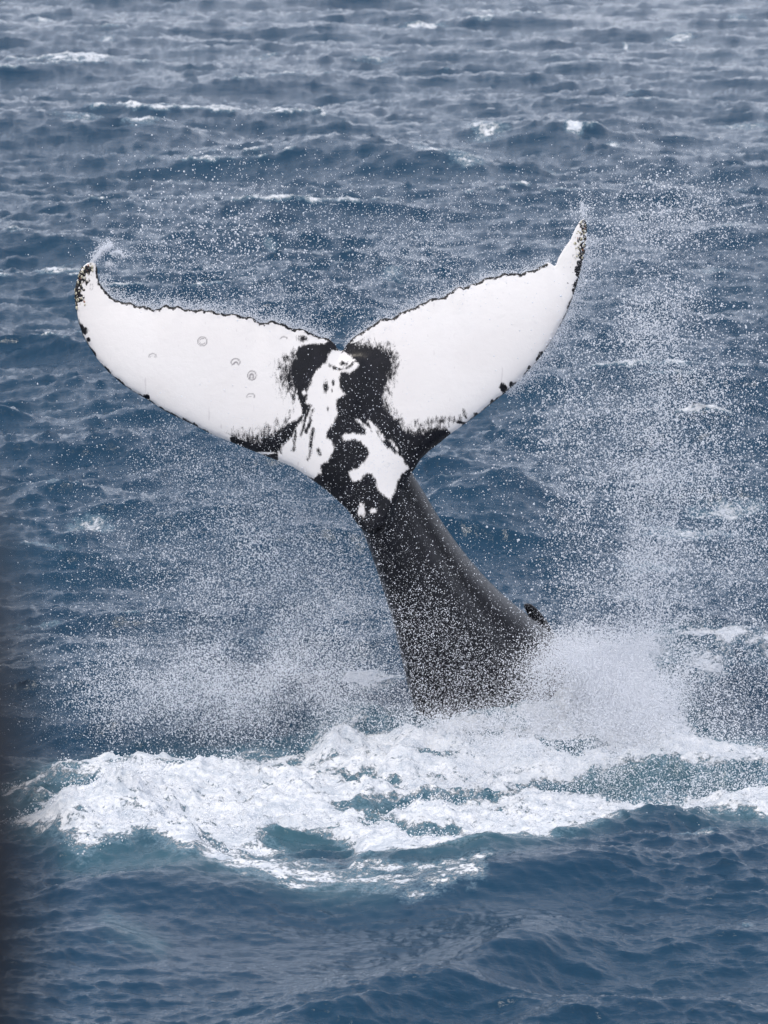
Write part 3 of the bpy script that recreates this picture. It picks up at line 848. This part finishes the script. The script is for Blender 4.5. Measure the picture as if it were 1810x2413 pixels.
points_object('spray', P, R, M_DROP, 'dense white burst of spray at the waterline right of the tail stock')
# loose drops flung above the flukes
ABOVE = [(480, 540, 100, 70, 10, .0, .7, 315), (560, 640, 160, 50, 10, .1, .7, 1950), (700, 700, 130, 35, 14, .2, .6, 1275), (800, 560, 260, 80, 5, .3, .8, 2700), (1050, 520, 220, 70, 0, .4, .8, 2550), (1100, 640, 140, 40, -20, .4, .5, 1350), (330, 600, 60, 30, 10, .1, .5, 375), (640, 420, 160, 50, 20, .1, .7, 262), (950, 650, 120, 50, -20, .4, .5, 1125)]
P, R = cloud(ABOVE, 65, .0016, .0050, 2.2, .5)
P2, R2 = cloud([(450, 560, 90, 80, 20, -.1, .5, 260), (560, 520, 130, 70, 20, 0, .5, 200), (700, 620, 160, 60, 5, 0, .5, 200)], 66, .004, .0085, 1.5, .3)
points_object('spray', np.vstack([P, P2]), np.concatenate([R, R2]), M_DROP, 'scattered droplets hanging in the air above the white flukes')
# water running off the edges
def edge_drops(line, n, up, spread, seed, rmin=.0014, rmax=.0045):
    r = np.random.default_rng(seed); L = dense(line, 1.5)
    p = L[r.integers(len(L), size=n)]
    t = r.exponential(1.0, n)
    q = p + np.array(up)[None] * t[:, None] + r.normal(0, spread, (n, 2)) * (0.3 + t[:, None])
    return at_depth(q[:, 0], q[:, 1], fluke_mid(p[:, 0], p[:, 1]) + r.normal(0.06, .06, n)), rmin + (rmax - rmin) * r.random(n) ** 2
parts = [edge_drops(TRAIL_L[3:-3], 8500, (3, -12), 4, 71), edge_drops(TRAIL_R[8:], 4200, (2, -7), 3.5, 72), edge_drops(LEAD_R[11:], 7000, (16, 2), 5, 73), edge_drops([(218, 618), (240, 590), (262, 578)], 2600, (2, -3), 4, 74),
         edge_drops([(262, 596), (280, 590), (292, 606)], 600, (2, 2), 3, 75), edge_drops([(1374, 515), (1372, 480)], 500, (2, -8), 5, 76), edge_drops([(250, 620), (262, 622)], 350, (4, 3), 5, 77)]
points_object('spray', np.vstack([a for a, b in parts]), np.concatenate([b for a, b in parts]), M_DROP, 'thin water streaming off the scalloped fluke edges and tips')

# froth heaped on the foaming water
def froth(n, seed, name_label, boost=0.0, region=None, rmax=.010, throw=.045):
    r = np.random.default_rng(seed)
    u, v = r.uniform(*region[0], n), r.uniform(*region[1], n)
    xy = on_water(u, v)
    X, Y, Z, F, A_, C_ = sea_fields(xy[:, 0], xy[:, 1])
    k = fbm(X * 4, Y * 4, oc=4, seed=seed)
    keep = r.random(n) < np.clip((F * 1.25 - 0.74 + (k - .48) * 2.2) * 2.6, 0, 1)
    X, Y, Z, F = X[keep], Y[keep], Z[keep], F[keep]
    m = len(X)
    h = r.exponential(throw, m) * (0.3 + F)
    P = np.stack([X, Y, Z + h], -1)
    R = .003 + (rmax - .003) * r.random(m) ** 3 / (1 + h * 9)
    return points_object('froth', P, R, M_FROTH, name_label, 'foam')
froth(42000, 81, 'white froth heaped on the broken water in front of the tail', region=((-60, 1900), (1730, 2045)))
froth(38000, 82, 'white froth boiling round the base of the tail stock', region=((760, 1700), (1540, 1740)), rmax=.012, throw=.10)

# ------------------------------------------------------------------ the boat the picture is taken from
M_RAIL = plain('rail_paint', (0.010, 0.008, 0.012), 0.45, 0.3, 20)
M_HULL = plain('hull_paint', (0.75, 0.75, 0.74), 0.4, 0.08, 2)
M_DECK = plain('deck_paint', (0.28, 0.30, 0.31), 0.7, 0.2, 6)
def loft(name, prof, mat, parent, M=28, axis='Z'):
    V, F = [], []
    for z, r in prof:
        for i in range(M):
            a = 2 * math.pi * i / M
            V.append((r * math.cos(a), r * math.sin(a), z) if axis == 'Z' else (z, r * math.cos(a), r * math.sin(a)))
    for j in range(len(prof) - 1):
        for i in range(M):
            F.append((j * M + i, j * M + (i + 1) % M, (j + 1) * M + (i + 1) % M, (j + 1) * M + i))
    return mesh_np(name, V, F, mat, parent)
boat = bpy.data.objects.new('viewing_boat', None); C.objects.link(boat); boat.location = (0, -42, 0)
tag(boat, 'dark out of focus fender hanging from the boat rail at the left edge', 'boat')
dpt = 1.5
c0 = at_depth(-412.0, 1985.0, CAM[1] + dpt)
fend = Vector(c0) - boat.location
bp_ = Vector((fend.x - 0.25, fend.y - 0.09, fend.z + 0.21))
deck_z = 8.75
post = loft('rail_post', [(deck_z, .0), (deck_z, .05), (deck_z + .012, .05), (deck_z + .014, .0165), (bp_.z - .03, .0165), (bp_.z - .02, .0165)], M_RAIL, boat)
post.location = (bp_.x, bp_.y, 0)
ball = loft('ball_joint', [(-.03 * math.cos(math.pi * i / 16), .03 * math.sin(math.pi * i / 16) + 1e-5) for i in range(17)], M_RAIL, post)
ball.location = (0, 0, bp_.z)
rail = loft('hand_rail', [(-5.5, .0), (-5.5, .017), (fend.x + .02, .017), (fend.x + .03, .0)], M_RAIL, boat, axis='X')
rail.location = (0, bp_.y, bp_.z)
fender = loft('fender', [(-.16 * math.cos(math.pi * i / 24), .07 * math.sin(math.pi * i / 24) ** .8 + 1e-5) for i in range(25)], M_RAIL, boat)
fender.location = fend
rope = loft('rope', [(.155, .006), (.18, .006), (.22, .006)], M_RAIL, fender)
for k in range(1, 5):
    p2 = post.copy(); C.objects.link(p2); p2.parent = boat; p2.location = (bp_.x - 1.3 * k, bp_.y, 0)
    b2 = ball.copy(); C.objects.link(b2); b2.parent = p2; b2.location = ball.location
def slab(name, rings, mat):
    V, F = [], []
    for z, pts in rings:
        V += [(x, y, z) for x, y in pts]
    n = len(rings[0][1])
    for j in range(len(rings) - 1):
        for i in range(n):
            F.append((j * n + i, j * n + (i + 1) % n, (j + 1) * n + (i + 1) % n, (j + 1) * n + i))
    me = bpy.data.meshes.new(name)
    me.from_pydata(V, [], F + [tuple(range(n))[::-1], tuple(range((len(rings) - 1) * n, len(rings) * n))])
    me.materials.append(mat); o = bpy.data.objects.new(name, me); C.objects.link(o); o.parent = boat
    return o
def plan(s, y0):
    return [(-9, -4 * s), (-9, 3.52 + y0), (5, 3.52 + y0), (9, 2.4 + y0), (12, -1.5 * s), (9, -4 * s)]
slab('hull', [(-1.2, plan(.6, -1.2)), (1.5, plan(.9, -.5)), (deck_z - .16, plan(1, 0))], M_HULL)
slab('deck', [(deck_z - .155, plan(1.01, .02)), (deck_z, plan(1.01, .02))], M_DECK)
